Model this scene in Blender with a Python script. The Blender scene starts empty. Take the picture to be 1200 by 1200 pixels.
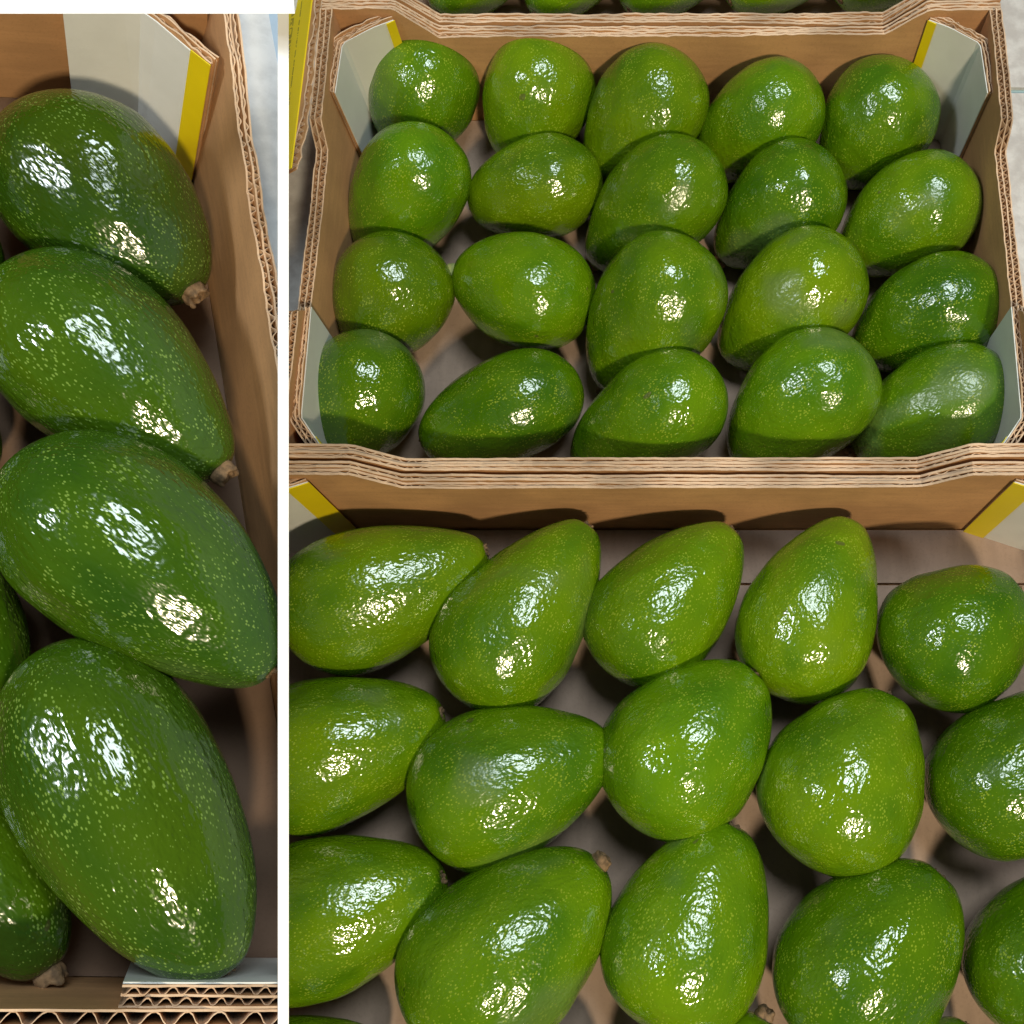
import bpy, bmesh, math, random
import numpy as np
from mathutils import Matrix, Vector

# ------------------------------------------------------------ camera, light
scene = bpy.context.scene
cam_d = bpy.data.cameras.new('camera')
cam = bpy.data.objects.new('camera', cam_d)
scene.collection.objects.link(cam)
cam.location = (0, 0, 0.62)
cam.rotation_euler = (math.radians(17), 0, 0)
cam_d.sensor_width = 36
cam_d.lens = 36
cam_d.shift_x = -175 / 1200
cam_d.clip_start = 0.02
cam_d.clip_end = 50
scene.camera = cam

world = bpy.data.worlds.new('World')
scene.world = world
world.use_nodes = True
bg = world.node_tree.nodes['Background']
bg.inputs[0].default_value = (0.80, 0.90, 1.0, 1)
bg.inputs[1].default_value = 0.045


def area_lamp(name, loc, target, sx, sy, power, color):
    d = bpy.data.lights.new(name, 'AREA')
    d.shape = 'RECTANGLE'
    d.size, d.size_y = sx, sy
    d.energy = power
    d.color = color
    o = bpy.data.objects.new(name, d)
    scene.collection.objects.link(o)
    o.location = loc
    o.rotation_euler = (Vector(target) - Vector(loc)).to_track_quat('-Z', 'Y').to_euler()
    return o


area_lamp('ceiling_panel_lamp', (0.38, 0.60, 1.85), (0, 0.2, 0.1), 0.66, 0.54, 19, (0.84, 0.96, 1.0))
area_lamp('warm_lamp', (0.55, -1.2, 1.65), (0, 0.2, 0.1), 0.15, 0.15, 31, (1.0, 0.84, 0.58))
area_lamp('side_window_lamp', (-1.05, 0.05, 1.65), (-0.1, 0.2, 0.1), 0.28, 0.28, 9, (0.88, 0.95, 1.0))

scene.view_settings.view_transform = 'Standard'
scene.view_settings.look = 'None'
scene.view_settings.exposure = 0
scene.view_settings.gamma = 1
scene.cycles.use_denoising = True
scene.cycles.max_bounces = 4
scene.cycles.diffuse_bounces = 3
scene.cycles.glossy_bounces = 2
scene.cycles.adaptive_threshold = 0.02

rng = np.random.default_rng(7)
col = scene.collection


# ------------------------------------------------------------ helpers
def new_obj(name, mesh, parent=None, mat=None):
    o = bpy.data.objects.new(name, mesh)
    col.objects.link(o)
    if parent is not None:
        o.parent = parent
    if mat is not None and mesh is not None and not mesh.materials:
        mesh.materials.append(mat)
    return o


def tag(o, label=None, cat=None, group=None, kind=None):
    if label: o['label'] = label
    if cat: o['category'] = cat
    if group: o['group'] = group
    if kind: o['kind'] = kind
    return o


def empty(name, mat):
    o = bpy.data.objects.new(name, None)
    o.empty_display_size = 0.02
    col.objects.link(o)
    o.matrix_world = mat
    return o


def mesh_from(name, verts, faces, smooth=False, clip=None, slots=None):
    me = bpy.data.meshes.new(name)
    me.from_pydata([tuple(v) for v in verts], [], [tuple(f) for f in faces])
    if slots is not None:
        me.polygons.foreach_set('material_index', slots)
    bm = bmesh.new()
    bm.from_mesh(me)
    if clip is not None:
        bmesh.ops.bisect_plane(bm, geom=bm.verts[:] + bm.edges[:] + bm.faces[:], dist=1e-6,
                               plane_co=clip[0], plane_no=clip[1], clear_outer=True)
        bmesh.ops.holes_fill(bm, edges=[e for e in bm.edges if e.is_boundary], sides=0)
    bmesh.ops.recalc_face_normals(bm, faces=bm.faces[:])
    bm.to_mesh(me)
    bm.free()
    if smooth:
        me.polygons.foreach_set('use_smooth', [True] * len(me.polygons))
    me.update()
    return me


def prism(poly, z0, z1):
    n = len(poly)
    v = [(p[0], p[1], z0) for p in poly] + [(p[0], p[1], z1) for p in poly]
    f = [tuple(range(n))[::-1], tuple(range(n, 2 * n))]
    for i in range(n):
        j = (i + 1) % n
        f.append((i, j, n + j, n + i))
    return v, f


def box(x0, x1, y0, y1, z0, z1):
    return prism([(x0, y0), (x1, y0), (x1, y1), (x0, y1)], z0, z1)


# ------------------------------------------------------------ materials
class NT:
    def __init__(self, name):
        self.m = bpy.data.materials.new(name)
        self.m.use_nodes = True
        self.t = self.m.node_tree
        self.b = self.t.nodes['Principled BSDF']

    def n(self, kind, **kw):
        nd = self.t.nodes.new(kind)
        for k, v in kw.items():
            setattr(nd, k, v)
        return nd

    def set(self, sock, v):
        if isinstance(v, bpy.types.NodeSocket):
            self.t.links.new(v, sock)
        else:
            sock.default_value = v

    def math(self, op, a, b=0.0, c=0.0, clamp=False):
        nd = self.n('ShaderNodeMath', operation=op, use_clamp=clamp)
        self.set(nd.inputs[0], a); self.set(nd.inputs[1], b); self.set(nd.inputs[2], c)
        return nd.outputs[0]

    def mix(self, fac, a, b, blend='MIX'):
        nd = self.n('ShaderNodeMix', data_type='RGBA', blend_type=blend)
        self.set(nd.inputs[0], fac)
        self.set(nd.inputs[6], a if not isinstance(a, tuple) else (*a, 1))
        self.set(nd.inputs[7], b if not isinstance(b, tuple) else (*b, 1))
        return nd.outputs[2]

    def coord(self, scale=(1, 1, 1)):
        tc = self.n('ShaderNodeTexCoord')
        mp = self.n('ShaderNodeMapping')
        self.t.links.new(tc.outputs['Object'], mp.inputs[0])
        mp.inputs['Scale'].default_value = scale
        return mp.outputs[0]

    def noise(self, vec, scale, detail=3, rough=0.5):
        nd = self.n('ShaderNodeTexNoise')
        self.set(nd.inputs['Vector'], vec)
        nd.inputs['Scale'].default_value = scale
        nd.inputs['Detail'].default_value = detail
        nd.inputs['Roughness'].default_value = rough
        return nd.outputs['Fac']

    def voro(self, vec, scale, out='Distance', feature='F1'):
        nd = self.n('ShaderNodeTexVoronoi', feature=feature)
        self.set(nd.inputs['Vector'], vec)
        nd.inputs['Scale'].default_value = scale
        return nd.outputs[out]

    def ramp(self, fac, lo, hi, a=0.0, b=1.0):
        nd = self.n('ShaderNodeMapRange', interpolation_type='SMOOTHSTEP')
        self.set(nd.inputs[0], fac)
        for i, v in enumerate((lo, hi, a, b)):
            nd.inputs[i + 1].default_value = v
        return nd.outputs[0]

    def bump(self, height, strength, dist, normal=None):
        nd = self.n('ShaderNodeBump')
        nd.inputs['Strength'].default_value = strength
        nd.inputs['Distance'].default_value = dist
        self.set(nd.inputs['Height'], height)
        if normal is not None:
            self.set(nd.inputs['Normal'], normal)
        return nd.outputs[0]


def skin_material(name, speck_scale, speck_col, speck_amt, pebble, rough, stretch, fine, size=1.0):
    k = NT(name)
    vs = k.coord((1, 1, stretch))
    oi = k.n('ShaderNodeObjectInfo')
    # shift the pattern for every fruit
    add = k.n('ShaderNodeVectorMath', operation='ADD')
    k.set(add.inputs[0], vs)
    cmb = k.n('ShaderNodeCombineXYZ')
    k.set(cmb.inputs[0], k.math('MULTIPLY', oi.outputs['Random'], 7.0))
    k.set(add.inputs[1], cmb.outputs[0])
    p = add.outputs[0]
    base = oi.outputs['Color']
    big = k.noise(p, 30, 2)
    c = k.mix(k.ramp(big, 0.35, 0.7), base, k.mix(1.0, base, (1.5, 1.25, 0.8), 'MULTIPLY'))
    c = k.mix(k.ramp(big, 0.48, 0.28, 0.0, 0.6), c, k.mix(1.0, c, (0.55, 0.72, 0.7), 'MULTIPLY'))
    # pale lenticels
    d1 = k.voro(p, speck_scale)
    mid = k.noise(p, 110, 1)
    thr = k.ramp(mid, 0.3, 0.7, 0.16 * size, 0.40 * size)
    sp = k.ramp(k.math('SUBTRACT', thr, d1), -0.05, 0.12)
    c = k.mix(k.math('MULTIPLY', sp, speck_amt), c, speck_col)
    # few corky brown marks
    sc = k.ramp(mid, 0.795, 0.82)
    c = k.mix(k.math('MULTIPLY', sc, 0.6), c, (0.09, 0.075, 0.03))
    dull = k.ramp(k.noise(p, 17, 2), 0.60, 0.70)
    c = k.mix(k.math('MULTIPLY', dull, 0.3), c, (0.14, 0.17, 0.09))
    k.set(k.b.inputs['Base Color'], c)
    k.set(k.b.inputs['Roughness'], k.math('ADD', k.ramp(big, 0.3, 0.75, rough + 0.07, rough - 0.03), k.math('MULTIPLY', dull, 0.16)))
    k.b.inputs['Specular IOR Level'].default_value = 0.8
    n1 = k.noise(p, fine, 1.0, 0.55)
    hh = k.math('ADD', n1, k.math('MULTIPLY', k.noise(p, fine * 0.25, 0.0), 1.6))
    k.set(k.b.inputs['Normal'], k.bump(hh, 1.0, pebble))
    return k.m


def card_material(name, color, streak=(3, 3, 26), edge=None, var=0.15):
    k = NT(name)
    v = k.coord()
    n1 = k.noise(v, 22, 4)
    n2 = k.noise(k.coord(streak), 9, 3)
    n3 = k.noise(v, 700, 2)
    f = k.math('ADD', k.math('MULTIPLY', n1, 0.72), k.math('MULTIPLY', n2, 0.28))
    f = k.ramp(f, 0.35, 0.65)
    lo = tuple(x * (1 - var) for x in color)
    hi = tuple(min(1, x * (1 + var * 0.8)) for x in color)
    c = k.mix(f, lo, hi)
    c = k.mix(k.math('MULTIPLY', k.ramp(n3, 0.5, 0.75), 0.25), c, tuple(x * 0.6 for x in color))
    k.set(k.b.inputs['Base Color'], c)
    k.b.inputs['Roughness'].default_value = 0.8
    k.b.inputs['Specular IOR Level'].default_value = 0.25
    h = k.math('ADD', k.math('MULTIPLY', n2, 1.0), k.math('MULTIPLY', n3, 0.25))
    k.set(k.b.inputs['Normal'], k.bump(h, 0.5, 0.0003))
    return k.m


def plain_material(name, color, rough=0.5, var=0.06, scale=40, bump=0.0002):
    k = NT(name)
    v = k.coord()
    n1 = k.noise(v, scale, 4)
    c = k.mix(k.ramp(n1, 0.35, 0.68), tuple(x * (1 - var) for x in color), color)
    k.set(k.b.inputs['Base Color'], c)
    k.b.inputs['Roughness'].default_value = rough
    k.set(k.b.inputs['Normal'], k.bump(k.noise(v, scale * 6, 3), 0.5, bump))
    return k.m


SKIN = skin_material('avocado_skin', 720, (0.36, 0.46, 0.035), 0.52, 0.00048, 0.12, 0.75, 470, 0.92)
SKIN_LONG = skin_material('long_avocado_skin', 800, (0.20, 0.32, 0.055), 0.85, 0.00058, 0.12, 0.5, 420, 0.86)
CARD = card_material('cardboard', (0.54, 0.295, 0.135))
CARD_EDGE = card_material('cardboard_cut_edge', (0.64, 0.45, 0.30), var=0.3)
FLUTE = card_material('corrugated_medium', (0.52, 0.34, 0.21), var=0.3)
CARD_SHADED = card_material('shaded_cardboard_floor', (0.17, 0.105, 0.07))  # brown cardboard with the deep crate's shade put into its colour
CARD_FLOOR = card_material('cardboard_tray_floor', (0.40, 0.285, 0.22), streak=(20, 3, 3))
WHITE_LINER = plain_material('white_coated_liner', (0.74, 0.74, 0.70), 0.45)
YELLOW = plain_material('yellow_print', (0.80, 0.62, 0.005), 0.42)
WHITE = plain_material('white_laminate', (0.90, 0.90, 0.90), 0.45, 0.02)
STEM = plain_material('woody_stem', (0.26, 0.155, 0.075), 0.8, 0.55, 330, 0.0008)
GREEN_STEM = plain_material('pale_green_stem', (0.42, 0.46, 0.16), 0.7, 0.3, 200, 0.0008)
GROUT = plain_material('tile_grout', (0.36, 0.50, 0.52), 0.8)
BLUE = plain_material('blue_stripe', (0.55, 0.68, 0.82), 0.5)


def stone_material(name, a, b):
    k = NT(name)
    v = k.coord()
    n1 = k.noise(v, 28, 6, 0.65)
    n2 = k.noise(v, 90, 4, 0.6)
    f = k.ramp(k.math('ADD', k.math('MULTIPLY', n1, 0.6), k.math('MULTIPLY', n2, 0.4)), 0.40, 0.62)
    k.set(k.b.inputs['Base Color'], k.mix(f, a, b))
    k.b.inputs['Roughness'].default_value = 0.4
    k.set(k.b.inputs['Normal'], k.bump(n2, 0.5, 0.0008))
    return k.m


STONE = stone_material('pale_stone_tile', (0.58, 0.55, 0.53), (0.78, 0.76, 0.74))
SHELF_TOP = stone_material('pale_mottled_laminate', (0.66, 0.66, 0.67), (0.82, 0.82, 0.83))


def printed_material():
    k = NT('yellow_print_with_small_type')
    v = k.coord()
    sp = k.n('ShaderNodeSeparateXYZ')
    k.set(sp.inputs[0], v)
    z = sp.outputs[2]
    lines = k.math('PINGPONG', k.math('MULTIPLY', z, 1.0), 0.0024)
    band = k.math('LESS_THAN', lines, 0.0009)
    letters = k.math('GREATER_THAN', k.noise(k.coord((1, 1, 0.2)), 520, 1), 0.46)
    inner = k.math('MULTIPLY', k.math('GREATER_THAN', z, 0.080), k.math('LESS_THAN', z, 0.1005))
    ln = k.math('MULTIPLY', k.math('MULTIPLY', band, letters), inner)
    c = k.mix(k.math('MULTIPLY', ln, 0.75), (0.80, 0.62, 0.005), (0.22, 0.17, 0.01))
    k.set(k.b.inputs['Base Color'], c)
    k.b.inputs['Roughness'].default_value = 0.45
    return k.m


PRINTED = printed_material()


# ------------------------------------------------------------ corrugated board
def resample(path, step):
    path = np.asarray(path, float)
    seg = np.hypot(*np.diff(path, axis=0).T)
    s = np.concatenate([[0], np.cumsum(seg)])
    n = max(2, int(round(s[-1] / step)) + 1)
    t = np.linspace(0, s[-1], n)
    p = np.stack([np.interp(t, s, path[:, i]) for i in (0, 1)], 1)
    tg = np.gradient(p, axis=0)
    tg /= np.linalg.norm(tg, axis=1)[:, None]
    return t, p, np.stack([tg[:, 1], -tg[:, 0]], 1)      # normal to the right of the walk


def sheet(t, p, nr, off, zb, zt, th, lean):
    """A thin upright sheet: verts and faces."""
    m = len(t)
    V = []
    for z, l in ((np.full(m, zb), lean * 0), (zt, 0)):
        for o in (off - th / 2, off + th / 2):
            q = p + nr * (o + lean * (z - zb))[:, None]
            V.append(np.column_stack([q, z]))
    V = np.stack(V, 1).reshape(-1, 3)      # per sample: b-, b+, t-, t+
    Fc = []
    for i in range(m - 1):
        a, b = 4 * i, 4 * i + 4
        Fc += [(a, b, b + 2, a + 2), (a + 1, a + 3, b + 3, b + 1), (a + 2, b + 2, b + 3, a + 3), (a, a + 1, b + 1, b)]
    Fc += [(0, 2, 3, 1), (4 * m - 4, 4 * m - 3, 4 * m - 1, 4 * m - 2)]
    return V, Fc


def join(parts):
    V, Fc, n = [], [], 0
    for v, f in parts:
        V.append(v)
        Fc += [tuple(i + n for i in q) for q in f]
        n += len(v)
    return np.concatenate(V), Fc


def smooth_noise(t, scale, amp, seed):
    r = np.random.default_rng(seed)
    k = max(3, int((t[-1] - t[0]) / scale) + 3)
    return np.interp(t, np.linspace(t[0], t[-1], k), r.uniform(-1, 1, k)) * amp


def board(name, parent, path, thick, zb, top, layers=1, period=0.0045, wavy=None, lean=0.0,
          mats=None, seed=0, clip=None, rough=0.0008, liner=0.0008):
    """Corrugated board standing on a plan path; thickness goes to the right of the walk.
    The outer sheets are the part itself, the wavy medium between them is its child."""
    mats = mats or (CARD, FLUTE)
    LT = liner
    t, p, nr = resample(path, 0.0025)
    zt = np.interp(t, *top)
    ps = []
    for i in range(layers + 1):
        off = LT / 2 + (thick - LT) * i / layers
        jag = smooth_noise(t, 0.004, rough, seed * 31 + i) + smooth_noise(t, 0.03, rough * 1.3, seed * 17 + i)
        side = smooth_noise(t, 0.02, 0.0003, seed * 13 + i) if 0 < i < layers else 0
        v, f = sheet(t, p + nr * (np.asarray(side)[:, None] if np.ndim(side) else 0), nr, off, zb, zt + jag, LT, lean)
        ps.append((v, f))
    V, Fc = join(ps)
    # the cut upper edges are paler than the faces
    slots = [1 if all(q % 4 >= 2 for q in f) else 0 for f in Fc]
    me = mesh_from(name, V, Fc, clip=clip, slots=slots)
    me.materials.append(mats[0])
    me.materials.append(CARD_EDGE)
    o = new_obj(name, me, parent)
    t2, p2, nr2 = resample(path, period / 8)
    zt2 = np.interp(t2, *top)
    am = np.interp(t2, *wavy) if wavy is not None else np.ones(len(t2))
    fl = []
    gap = (thick - LT) / layers
    for i in range(layers):
        mid = LT / 2 + gap * (i + 0.5)
        ph = 2 * math.pi * t2 / period + smooth_noise(t2, 0.015, 0.9, seed * 7 + i) + i * 1.9
        w = np.sin(ph)
        w = np.sign(w) * np.abs(w) ** 0.8 * (gap / 2 - 0.0004) * am
        z = zt2 - 0.0006 + smooth_noise(t2, 0.003, rough, seed * 5 + i + 100)
        fl.append(sheet(t2, p2 + nr2 * w[:, None], nr2, mid, zb, z, 0.00055, lean))
    new_obj('fluting', mesh_from('fluting', *join(fl), clip=clip), o, mats[1])
    return o


def facing(name, parent, path, off, th, zb, top, lean, mat, clip=None):
    t, p, nr = resample(path, 0.004)
    v, f = sheet(t, p, nr, off, zb, np.interp(t, *top), th, lean)
    return new_obj(name, mesh_from(name, v, f, clip=clip), parent, mat)


def corner_flap(crate, P0, P1, P2, zb, h0, h1, side, band, seed, clip=None, lean=0.0, thick=0.0055, flip_band=False):
    """Bent corrugated panel across a crate corner, white inside, yellow printed edge.
    side=+1: the crate's inside lies to the right of the walk P0->P2."""
    path = [P0, P1, P2]
    L1 = math.dist(P0, P1)
    L2 = L1 + math.dist(P1, P2)
    top = ([0, L1 * 0.4, L1, L2], [h0, h0 + 0.001, h1, h1 - 0.002])
    # walk so that the thickness goes away from the inside
    if side > 0:
        path = path[::-1]
        top = ([L2 - s for s in top[0]][::-1], top[1][::-1])
    b = board('corner_flap', crate, path, thick, zb, top, layers=2, period=0.006, seed=seed, clip=clip, lean=lean, rough=0.0011)
    facing('white_lining', b, path, -0.0005, 0.0006, zb, (top[0], [z - 0.0008 for z in top[1]]), lean, WHITE_LINER, clip)
    A, B = (np.array(P2), np.array(P1)) if flip_band else (np.array(P0), np.array(P1))
    d = (B - A) / np.linalg.norm(B - A)
    pb = [tuple(A - d * 0.0006), tuple(A + d * band)]
    if flip_band:
        pb = pb[::-1]
    if side > 0:
        pb = pb[::-1]
    hh = (h1 if flip_band else h0) - 0.001
    facing('yellow_edge', b, pb, -0.0011, 0.0005, zb, ([0, 1], [hh, hh]), lean, YELLOW, clip)
    return b


# ------------------------------------------------------------ avocado
def avocado_mesh(L, W, k, seed, nt=72, na=96):
    r = np.random.default_rng(seed)
    th = np.linspace(0, math.pi, nt + 1)[1:-1]
    s = -np.cos(th)
    prof = np.sin(th) * np.exp(-k * s)
    prof *= W / 2 / prof.max()
    a = np.linspace(0, 2 * math.pi, na, endpoint=False)
    TH, A = np.meshgrid(th, a, indexing='ij')
    S = -np.cos(TH)
    X, Y = np.sin(TH) * np.cos(A), np.sin(TH) * np.sin(A)
    N = np.zeros_like(S)
    for i in range(26):
        fr = r.normal(0, 1, 3)
        fr *= r.uniform(1.5, 4.5) / np.linalg.norm(fr) if i < 10 else r.uniform(5, 15) / np.linalg.norm(fr)
        am = 0.011 if i < 10 else 0.0032
        N += am * np.sin(fr[0] * X + fr[1] * Y + fr[2] * S * 1.2 + r.uniform(0, 6.28))
    R = prof[:, None] * (1 + N * 0.75)
    Z = S * L / 2
    Z = Z - 0.0022 * np.exp(-(R / 0.006) ** 2) * (S > 0)           # dimple round the stem
    bx = r.uniform(-0.03, 0.03) * W * (S * S - 0.4)
    V = np.stack([R * np.cos(A) + bx, R * np.sin(A), Z], -1).reshape(-1, 3)
    m = nt - 1
    V = np.vstack([V, [[bx[0, 0], 0, -L / 2]], [[bx[-1, 0], 0, L / 2 - 0.0022]]])
    i, j = np.meshgrid(np.arange(m - 1), np.arange(na), indexing='ij')
    j2 = (j + 1) % na
    Q = np.stack([i * na + j, i * na + j2, (i + 1) * na + j2, (i + 1) * na + j], -1).reshape(-1, 4)
    jj = np.arange(na)
    T = np.vstack([np.stack([np.full(na, m * na), (jj + 1) % na, jj], 1),
                   np.stack([np.full(na, m * na + 1), (m - 1) * na + jj, (m - 1) * na + (jj + 1) % na], 1)])
    me = bpy.data.meshes.new('avocado')
    me.from_pydata(V.tolist(), [], Q.tolist() + T.tolist())
    me.polygons.foreach_set('use_smooth', [True] * len(me.polygons))
    me.update()
    return me, (bx[-1, 0], L / 2)


def stem_mesh(seed, rad=0.0048, ln=0.0065):
    r = np.random.default_rng(seed)
    na = 28
    lobes = [r.uniform(-1, 1, 4) for _ in range(2)]
    prof = [(-0.006, 0.80), (0.0, 0.90), (0.25, 1.04), (0.5, 1.06), (0.72, 0.94), (0.88, 1.0), (1.0, 0.90), (1.03, 0.74),
            (0.90, 0.66), (0.84, 0.52), (0.93, 0.42), (0.97, 0.28), (0.90, 0.12)]
    V = []
    for z, q in prof:
        for i in range(na):
            a = 2 * math.pi * i / na
            lob = sum(lobes[0][k] * math.cos((k + 2) * a) + lobes[1][k] * math.sin((k + 2) * a) for k in range(4))
            rr = rad * q * (1 + 0.05 * lob + r.uniform(-0.025, 0.025))
            V.append((rr * math.cos(a) * 1.12, rr * math.sin(a), (ln * z if z > 0 else z) + 0.0005 * lob * (z > 0) + r.uniform(-0.0001, 0.0001)))
    F = []
    for i in range(len(prof) - 1):
        for j in range(na):
            F.append((i * na + j, i * na + (j + 1) % na, (i + 1) * na + (j + 1) % na, (i + 1) * na + j))
    F.append(tuple(range((len(prof) - 1) * na, len(prof) * na)))
    return mesh_from('stem', V, F, smooth=True)


STEMS = [stem_mesh(i) for i in range(4)]


def add_avocado(key, spec, up, color, label, group, mat, seed, proud):
    x, y, z, ax, ay, az, L, W, k = spec
    a = Vector((ax, ay, az)).normalized()
    n = Vector(up)
    xx = n.cross(a).normalized()
    yy = a.cross(xx)
    R = Matrix((xx, yy, a)).transposed().to_4x4()
    r = random.Random(seed)
    R = Matrix.Translation((x, y, z)) @ R @ Matrix.Rotation(r.uniform(0, 6.28), 4, 'Z')
    me, tip = avocado_mesh(L, W, k, seed)
    o = new_obj('avocado', me, None, mat)
    o.matrix_world = R
    o.color = (*color, 1)
    tag(o, label, 'avocado', group)
    sm = STEMS[seed % 4]
    if key == 'A32':
        sm = stem_mesh(77)
        sm.materials.append(GREEN_STEM)
    st = new_obj('stem', sm, o, STEM)
    st.location = (tip[0], 0, tip[1] - (0.0035 if proud else 0.0064))
    if not proud:
        st.scale = (0.7, 0.7, 0.75)
    st.rotation_euler = (r.uniform(-0.15, 0.15), r.uniform(-0.15, 0.15), r.uniform(0, 6))
    return o


# centre, stem direction, length, width, pear shape
AVO = {
    'A11': (-0.1608, 0.4687, 0.0443, -0.450, -0.620, -0.643, 0.0862, 0.0713, 0.18),
    'A12': (-0.0850, 0.4613, 0.0452, -0.406, -0.650, -0.643, 0.0892, 0.0732, 0.20),
    'A13': (-0.0139, 0.4432, 0.0480, -0.578, -0.503, -0.643, 0.1026, 0.0726, 0.22),
    'A14': (0.0623, 0.4430, 0.0461, -0.733, -0.224, -0.643, 0.0971, 0.0684, 0.20),
    'A15': (0.1414, 0.4426, 0.0455, -0.513, -0.569, -0.643, 0.0888, 0.0750, 0.20),
    'A21': (-0.1660, 0.3866, 0.0465, -0.581, -0.532, -0.616, 0.1014, 0.0700, 0.22),
    'A22': (-0.0834, 0.3984, 0.0400, -0.968, -0.179, -0.174, 0.0911, 0.0646, 0.10),
    'A23': (-0.0069, 0.3773, 0.0471, -0.727, -0.355, -0.588, 0.1087, 0.0704, 0.25),
    'A24': (0.0740, 0.3785, 0.0445, -0.708, -0.392, -0.588, 0.0972, 0.0701, 0.25),
    'A25': (0.1580, 0.3734, 0.0440, -0.781, -0.331, -0.530, 0.0975, 0.0703, 0.22),
    'A31': (-0.1701, 0.3159, 0.0440, -0.499, -0.650, -0.574, 0.0832, 0.0732, 0.15),
    'A32': (-0.0871, 0.3221, 0.0447, -0.959, 0.284, 0.000, 0.0921, 0.0735, 0.15),
    'A33': (-0.0073, 0.2993, 0.0493, -0.525, -0.615, -0.588, 0.1100, 0.0793, 0.25),
    'A34': (0.0789, 0.3097, 0.0469, -0.699, -0.445, -0.559, 0.1066, 0.0748, 0.25),
    'A35': (0.1646, 0.3025, 0.0435, -0.826, -0.260, -0.500, 0.0995, 0.0695, 0.22),
    'A41': (-0.1837, 0.2460, 0.0463, -0.560, -0.522, -0.643, 0.0890, 0.0732, 0.12),
    'A42': (-0.0982, 0.2406, 0.0406, -0.921, -0.363, -0.139, 0.1062, 0.0664, 0.15),
    'A43': (-0.0100, 0.2318, 0.0449, -0.788, -0.359, -0.500, 0.1095, 0.0686, 0.22),
    'A44': (0.0821, 0.2409, 0.0470, -0.679, -0.476, -0.559, 0.1061, 0.0756, 0.25),
    'A45': (0.1628, 0.2385, 0.0441, -0.819, -0.331, -0.469, 0.1048, 0.0695, 0.20),
    'B11': (-0.1559, 0.1282, 0.0501, 0.939, 0.333, 0.087, 0.1248, 0.0803, 0.38),
    'B12': (-0.0754, 0.1154, 0.0501, 0.563, 0.820, 0.105, 0.1232, 0.0797, 0.38),
    'B13': (0.0056, 0.1233, 0.0480, 0.685, 0.721, 0.105, 0.1102, 0.0762, 0.34),
    'B14': (0.0869, 0.1191, 0.0482, 0.397, 0.912, 0.105, 0.1118, 0.0769, 0.30),
    'B15': (0.1658, 0.1035, 0.0506, 0.779, 0.525, 0.342, 0.0876, 0.0809, 0.15),
    'B21': (-0.1715, 0.0420, 0.0505, 0.951, 0.300, 0.070, 0.1130, 0.0826, 0.32),
    'B22': (-0.0792, 0.0240, 0.0514, 0.940, 0.324, 0.105, 0.1137, 0.0832, 0.32),
    'B23': (0.0161, 0.0421, 0.0526, 0.675, 0.724, 0.139, 0.1067, 0.0858, 0.22),
    'B24': (0.1009, 0.0243, 0.0531, 0.450, 0.882, 0.139, 0.1024, 0.0866, 0.25),
    'B25': (0.1944, 0.0306, 0.0493, 0.784, 0.612, 0.105, 0.1078, 0.0796, 0.25),
    'B31': (-0.1668, -0.0429, 0.0501, 0.948, 0.299, 0.105, 0.1166, 0.0806, 0.30),
    'B32': (-0.0763, -0.0588, 0.0541, 0.741, 0.668, 0.070, 0.1222, 0.0899, 0.28),
    'B33': (0.0166, -0.0479, 0.0518, 0.428, 0.898, 0.105, 0.1087, 0.0844, 0.30),
    'B34': (0.1081, -0.0632, 0.0536, 0.669, 0.730, 0.139, 0.1102, 0.0877, 0.22),
    'B35': (0.2071, -0.0586, 0.0472, 0.789, 0.605, 0.105, 0.1076, 0.0753, 0.25),
    'B41': (-0.1790, -0.1278, 0.0466, 0.948, 0.317, 0.000, 0.0987, 0.0772, 0.30),
    'B42': (-0.0640, -0.1498, 0.0474, 0.799, 0.602, 0.000, 0.0973, 0.0786, 0.30),
    'B43': (0.0300, -0.1334, 0.0458, 0.477, 0.879, 0.000, 0.0940, 0.0756, 0.30),
    'B44': (0.1303, -0.1364, 0.0465, 0.588, 0.809, 0.000, 0.0979, 0.0769, 0.30),
    'C1': (-0.1303, 0.5870, 0.0417, -0.581, -0.771, -0.259, 0.0986, 0.0699, 0.20),
    'C2': (-0.0624, 0.5850, 0.0404, -0.581, -0.771, -0.259, 0.0948, 0.0671, 0.20),
    'C3': (0.0072, 0.5844, 0.0424, -0.653, -0.712, -0.259, 0.0964, 0.0716, 0.20),
    'C4': (0.0830, 0.5852, 0.0419, -0.781, -0.568, -0.259, 0.0927, 0.0706, 0.20),
    'C5': (0.1591, 0.5874, 0.0431, -0.718, -0.646, -0.259, 0.0925, 0.0733, 0.20),
    'E1': (-0.2469, 0.2641, 0.2230, 0.706, -0.668, -0.238, 0.1087, 0.0772, 0.20),
    'E2': (-0.2291, 0.1803, 0.2262, 0.721, -0.648, -0.245, 0.1208, 0.0730, 0.24),
    'E3': (-0.1993, 0.0961, 0.2319, 0.745, -0.608, -0.274, 0.1278, 0.0740, 0.25),
    'E4': (-0.1955, 0.0049, 0.2227, 0.505, -0.843, -0.187, 0.1408, 0.0710, 0.20),
    'E5': (-0.2520, -0.0188, 0.2128, 0.551, -0.809, -0.207, 0.0872, 0.0436, 0.12),
    'E6': (-0.2866, 0.0843, 0.2295, 0.682, -0.682, -0.265, 0.1005, 0.0575, 0.20),
    'E7': (-0.3165, 0.2378, 0.2468, 0.743, -0.601, -0.293, 0.0901, 0.0651, 0.20),
    'E8': (-0.3072, 0.1623, 0.2400, 0.739, -0.608, -0.291, 0.0909, 0.0602, 0.20),
}


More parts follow.
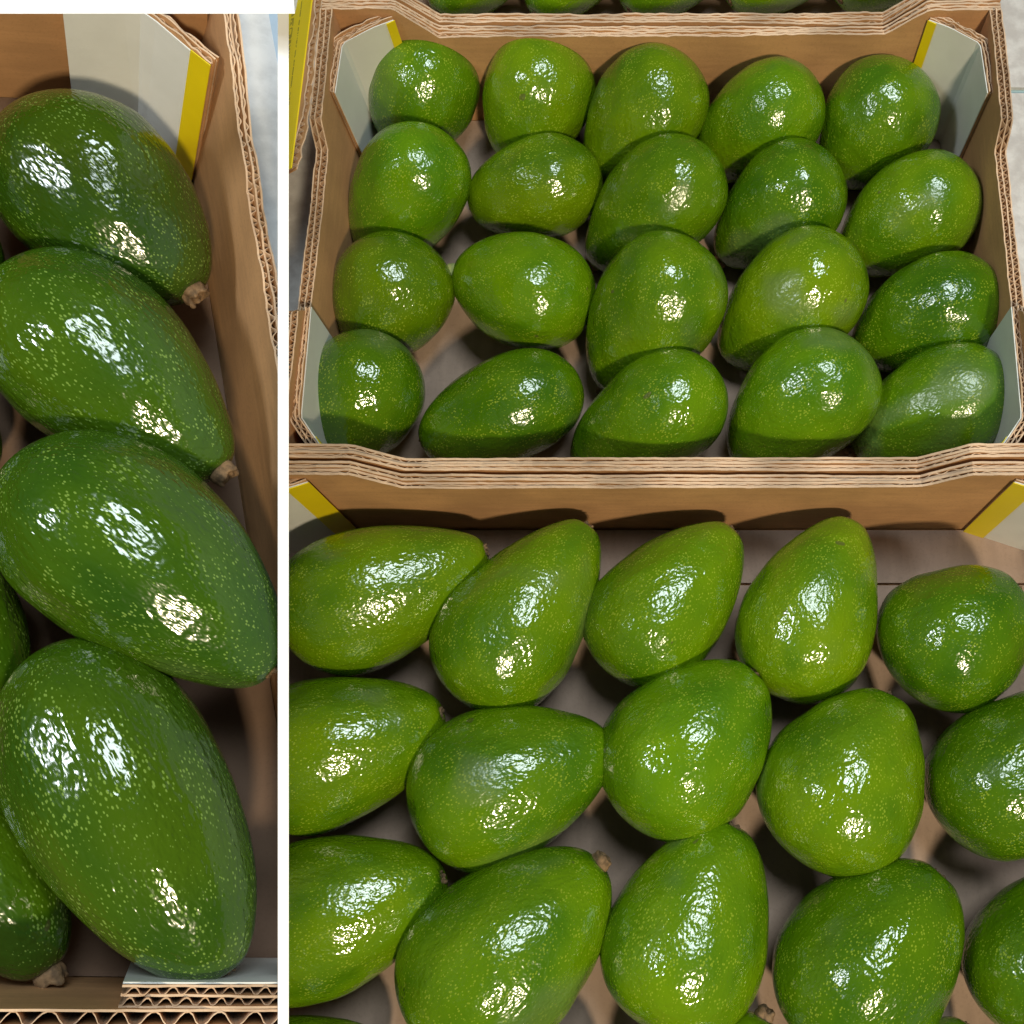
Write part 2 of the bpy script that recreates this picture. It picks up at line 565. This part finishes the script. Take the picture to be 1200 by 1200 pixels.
# ------------------------------------------------------------ the ground
gr = new_obj('floor', mesh_from('floor', *box(-3, 3, -3, 3, -0.03, -0.003)), None, GROUT)
tag(gr, kind='structure')
TW = 0.36
tile_me = mesh_from('tile', *box(0.0025, TW - 0.0025, 0.0025, TW - 0.0025, -0.0029, 0.0))
tile_me.materials.append(STONE)
for i in range(-4, 4):
    for j in range(-4, 5):
        t = new_obj('tile', tile_me, gr)
        t.location = (0.16 + i * TW, 0.509 + j * TW, 0)


# ------------------------------------------------------------ the crates
def make_crate(yc, hw, hd, label, back_flap, front_flap, seam, seed, printed=False, group='cardboard avocado crates'):
    """Crate centred on x=0, y=yc, outer half sizes hw, hd. Flap = (inset along the wall, depth along the side, band)."""
    root = empty('cardboard_crate', Matrix.Translation((0, yc, 0)))
    tag(root, label, 'crate', group)
    LO, HI = 0.088, 0.110
    # tray floor: base sheet and the folded panels on it
    new_obj('base_sheet', mesh_from('base_sheet', *box(-hw + .008, hw - .008, -hd + .008, hd - .008, 0.0005, 0.0045)), root, CARD)
    ys = [-hd + .0085] + [s - yc for s in seam] + [hd - .0085]
    for a, b in zip(ys[:-1], ys[1:]):
        new_obj('floor_panel', mesh_from('floor_panel', *box(-hw + .0085, hw - .0085, a + .0008, b - .0008, 0.0046, 0.008)), root, CARD_FLOOR)
    # long walls: two layers each, low in the middle and raised at the corners
    for sgn, q in ((1, 0), (-1, 1)):
        for layer in (0, 1):
            y = sgn * (hd - 0.0004 - 0.0040 * layer)
            x = hw - 0.0005
            path = [(-x, y), (x, y)] if sgn > 0 else [(x, y), (-x, y)]
            w = 2 * x
            c0, c1 = hw - 0.165, hw - 0.142
            dz = 0.0016 * (layer - 0.5) * (1 if (seed + q) % 2 else -1)
            top = ([0, c0, c1, w - c1, w - c0, w], [HI, HI, LO + dz, LO - dz, HI - .001, HI])
            wav = ([0, c0 - .01, c0, c1 + .008, c1 + .016, w - c1 - .016, w - c1 - .008, w - c0, w - c0 + .01, w],
                   [0.2, .2, 1, 1, 0.12, 0.12, 1, 1, .2, .2])
            board('long_wall', root, path, 0.0037, 0.001, top, layers=1, period=0.008, wavy=wav,
                  mats=(CARD, CARD_EDGE), seed=seed + 3 * q + layer, rough=0.0006, liner=0.0013)
    # short walls: one double-fluted board each
    for sgn, q in ((1, 0), (-1, 1)):
        x = sgn * (hw - 0.0005)
        y = hd - 0.0088
        path = [(x, y), (x, -y)] if sgn > 0 else [(x, -y), (x, y)]
        d = 2 * y
        top = ([0, .078, .088, d - .088, d - .078, d], [HI + .001, HI - .001, LO + .004, LO + .004, HI - .001, HI + .001])
        board('short_wall', root, path, 0.0075, 0.001, top, layers=2, period=0.0046, seed=seed + 40 + q)
    # corner flaps
    n = 0
    for fy, (ins, dep, band) in ((1, back_flap), (-1, front_flap)):
        for sx in (1, -1):
            yi = fy * (hd - 0.0092)
            P0 = (sx * ins, yi)
            P1 = (sx * (hw - 0.0105 - 0.002), yi - fy * 0.017)
            P2 = (sx * (hw - 0.0105), yi - fy * dep)
            corner_flap(root, P0, P1, P2, 0.0082, 0.104, 0.103, 1 if sx * fy > 0 else -1, band, seed + 60 + n)
            n += 1
    if printed:
        # side flap folded outwards: its foot stands away from the crate
        x, ZT, SL = -hw - 0.0008, 0.1065, 1.5
        y0, y1 = hd - 0.118, hd + 0.012
        b = board('printed_flap', root, [(x, y1), (x, y0)], 0.0045, 0.045, ([0, .1, .13], [ZT, ZT, ZT - .002]), layers=1, period=0.0046, seed=seed + 90)
        for ob in (b, b.children[0]):
            me = ob.data
            co = np.empty(len(me.vertices) * 3)
            me.vertices.foreach_get('co', co)
            co = co.reshape(-1, 3)
            co[:, 0] -= (ZT - co[:, 2]) * SL
            me.vertices.foreach_set('co', co.ravel())
            me.update()
        V = []
        for dx, dz in ((-0.0047, 0.0), (-0.0053, 0.0004)):
            for yy in (y0, y1):
                for z in (0.045, ZT - 0.0012):
                    V.append((x + dx - (ZT - z) * SL, yy, z + dz))
        F = [(0, 1, 3, 2), (4, 6, 7, 5), (0, 4, 5, 1), (1, 5, 7, 3), (3, 7, 6, 2), (2, 6, 4, 0)]
        new_obj('printed_face', mesh_from('printed_face', V, F), b, PRINTED)
    return root


make_crate(0.336, 0.209, 0.150, 'brown cardboard crate holding twenty avocados, yellow printed flap on its side',
           (0.166, 0.052, 0.0052), (0.184, 0.085, 0.006), (), 100, printed=True)
make_crate(-0.010, 0.250, 0.1945, 'wide brown cardboard crate with larger pear-shaped avocados and broad yellow corner bands',
           (0.1885, 0.070, 0.012), (0.19, 0.06, 0.012), (0.141,), 300)
make_crate(0.6375, 0.209, 0.150, 'brown cardboard crate behind the twenty-avocado crate, mostly out of view',
           (0.17, 0.052, 0.006), (0.17, 0.052, 0.006), (0.60,), 500)

# ------------------------------------------------------------ added sloping stand with its crate
O_E = Vector((-0.19255927, 0.12106098, 0.15570672))
EX = Vector((0.88502691, 0.24791195, -0.39403937)).normalized()
EY = Vector((-0.22647884, 0.96878257, 0.10083488)).normalized()
EN = EX.cross(EY).normalized()
ME = Matrix((EX, EY, EN)).transposed().to_4x4()
ME.translation = O_E
MEI = ME.inverted()

# white border strip, built as a thin leaning board that cuts the crate
D0, D1 = Vector((-0.1329, 0.2774, 0.3284)), Vector((-0.1329, -0.0669, 0.2231))     # along its upper edge
D2 = Vector((-0.1698, 0.3544, 0.2473))                                             # lower down
along = (D0 - D1).normalized()
down = (D2 - D0) - along * (D2 - D0).dot(along)
down.normalize()
DN = along.cross(down).normalized()
if DN.x < 0:
    DN = -DN
half = 0.0018
clip = (MEI @ (D0 - DN * half), (MEI.to_3x3() @ DN).normalized())

stand = empty('added_stand', Matrix.Translation((-0.44, 0.1, 0)))  # added stand; its board and rail stand in for white border strips
tag(stand, 'added white sloping stand, its thin board and rail standing in for border strips', 'stand')
SI = Matrix.Translation((0.44, -0.1, 0))


def stand_part(name, verts, faces, mat):
    return new_obj(name, mesh_from(name, [SI @ Vector(v) for v in verts], faces), stand, mat)


me = mesh_from('shelf', *box(-0.30, 0.16, -0.27, 0.36, -0.0140, -0.0056), clip=clip)
me.transform(SI @ ME)
new_obj('shelf', me, stand, SHELF_TOP)
me = mesh_from('blue_line', *prism([(0.053, 0.36), (0.0575, 0.36), (0.0572, 0.20), (0.0530, 0.20)], -0.0055, -0.0052), clip=clip)
me.transform(SI @ ME)
new_obj('blue_line', me, stand, BLUE)

a0, a1 = D0 + along * 0.12, D1 - along * 0.06
dl = 0.112
vs = []
for base in (a0, a1):
    for sgn in (-1, 1):
        for d in (0, dl):
            vs.append(base + DN * half * sgn + down * d)
stand_part('border_strip_board', vs, [(0, 1, 3, 2), (4, 6, 7, 5), (0, 4, 5, 1), (2, 3, 7, 6), (0, 2, 6, 4), (1, 5, 7, 3)], WHITE)
vs = [(x, y, z) for x in (-0.4405, -0.1240) for y, z in ((0.2625, 0.338), (0.2850, 0.351), (0.2850, 0.3350))]
stand_part('border_strip_rail', vs, [(0, 1, 2), (3, 5, 4), (0, 3, 4, 1), (1, 4, 5, 2), (2, 5, 3, 0)], WHITE)  # rail added in place of the upper white border strip
for y0 in (-0.075, 0.30):
    stand_part('leg', *box(-0.462, -0.441, y0 - 0.0105, y0 + 0.0105, 0.0, 0.268), WHITE)
stand_part('rail_post', *box(-0.4615, -0.4408, 0.2615, 0.2812, 0.0, 0.357), WHITE)

ec = empty('cardboard_crate', ME)
tag(ec, 'brown cardboard crate of long dark avocados resting on the white sloping stand', 'crate', 'cardboard avocado crates')


def skew_front(x):
    return -0.191 - 0.329 * x


fl = [(-0.190, skew_front(-0.19)), (0.0, skew_front(0.0)), (0.0, 0.238), (-0.190, 0.238)]
new_obj('base_sheet', mesh_from('base_sheet', *prism(fl, -0.0054, 0.0), clip=clip), ec, CARD_SHADED)
ln = 0.245 + 0.2
board('short_wall', ec, [(0.0004, 0.245), (0.0004, -0.20)][::-1], 0.0062, -0.0053,
      ([0, .30, .335, .352, .37, .40, ln], [.080, .079, .078, .0815, .079, .086, .089]), layers=2, period=0.0052, lean=0.17,
      mats=(CARD, CARD_EDGE), seed=701, clip=clip, rough=0.0012,
      wavy=([0, .26, .30, .36, .38, ln], [.6, .7, 1.3, 1.3, .3, .3]))
board('long_wall', ec, [(-0.197, 0.2385), (0.012, 0.2385)][::-1], 0.006, -0.0053, ([0, 1], [.092, .092]), layers=2, period=0.0055, seed=703, clip=clip)
board('short_wall', ec, [(-0.1905, 0.238), (-0.1905, skew_front(-0.19))][::-1], 0.006, -0.0053, ([0, 1], [.085, .085]), layers=2, seed=705, clip=clip)
fa, fb = (-0.196, skew_front(-0.196) - .0005), (0.010, skew_front(0.010) - .0005)
board('long_wall', ec, [fa, fb], 0.0062, -0.0053, ([0, 1], [.080, .080]), layers=1, period=0.0105, seed=707, clip=clip,
      mats=(CARD, CARD_EDGE))
# far corner flap, yellow edge on the side wall
corner_flap(ec, (-0.048, 0.2235), (-0.021, 0.2185), (0.0005, 0.1965), 0.0004, 0.083, 0.081, 1, 0.0095, 720, clip=clip, flip_band=True, lean=0.145)
# near corner flap
g0 = np.array((-0.068, -0.1655 + 0.004)); g1 = np.array((-0.0045, -0.1865 + 0.005)); g2 = np.array((0.004, -0.150))
corner_flap(ec, tuple(g0), tuple(g1), tuple(g2), 0.0004, 0.078, 0.078, -1, 0.006, 730, clip=clip, thick=0.0075, flip_band=True)

# ------------------------------------------------------------ the avocados
GREEN = (0.088, 0.196, 0.002)
TONE = {'A11': 0.85, 'A22': 0.9, 'A24': 0.72, 'A23': 0.85, 'A25': 0.95, 'A35': 0.68, 'A41': 0.72, 'A42': 0.8, 'A31': 0.85, 'A15': 0.9, 'A45': 0.85,
        'B11': 0.95, 'B13': 0.9, 'B15': 0.72, 'B22': 0.92, 'B25': 0.62, 'B34': 0.70, 'B35': 0.75, 'B21': 0.95}
PROUD = {'A32', 'A23', 'A24', 'A33', 'A44', 'A45', 'B32', 'B43', 'E1', 'E2', 'E5'}
ORD = ['', 'first', 'second', 'third', 'fourth', 'fifth']
seed = 11
for key, spec in AVO.items():
    seed += 1
    q = key[0]
    r_ = random.Random(seed * 3 + 1)
    tone = TONE.get(key, 1.0) * r_.uniform(0.95, 1.05)
    c = tuple(v * tone for v in GREEN)
    c = (c[0] * r_.uniform(0.9, 1.12) * (0.85 if tone < 0.8 else 1), c[1], c[2])
    up = (0, 0, 1)
    mat = SKIN
    if q == 'A':
        label = 'avocado in the twenty-fruit crate, %s row from back wall, %s from printed flap' % (ORD[int(key[1])], ORD[int(key[2])])
        group = 'avocados in the twenty-fruit crate'
    elif q == 'B':
        label = 'larger avocado in wide crate, %s row from back wall, %s from white stand' % (ORD[int(key[1])], ORD[int(key[2])])
        group = 'avocados in the wide crate'
    elif q == 'C':
        label = 'avocado in the crate behind the twenty-fruit one, %s from printed flap' % ORD[int(key[1])]
        group = 'avocados in the far crate'
    else:
        up = tuple(EN)
        mat = SKIN_LONG
        c = tuple(v * r_.uniform(0.92, 1.08) for v in (0.033, 0.086, 0.003))
        label = {'E1': 'long dark glossy avocado lying against the white corner flap with yellow edge',
                 'E2': 'long dark avocado on the stand, second from the white flap, stem touching the crate wall',
                 'E3': 'long speckled avocado on the stand, third from white flap, neck pointing at border strip',
                 'E4': 'largest long speckled avocado, its neck pointing at the torn crate end flap',
                 'E5': 'slim avocado with short stem beside the largest speckled one, near crate end',
                 'E6': 'mostly hidden avocado behind the third and largest long avocados on the stand',
                 'E7': 'mostly hidden avocado behind the flap-side long avocado on the stand',
                 'E8': 'mostly hidden avocado behind the second long avocado on the stand'}[key]
        group = 'long avocados in the crate on the stand'
    add_avocado(key, spec, up, c, label, group, mat, seed, key in PROUD)
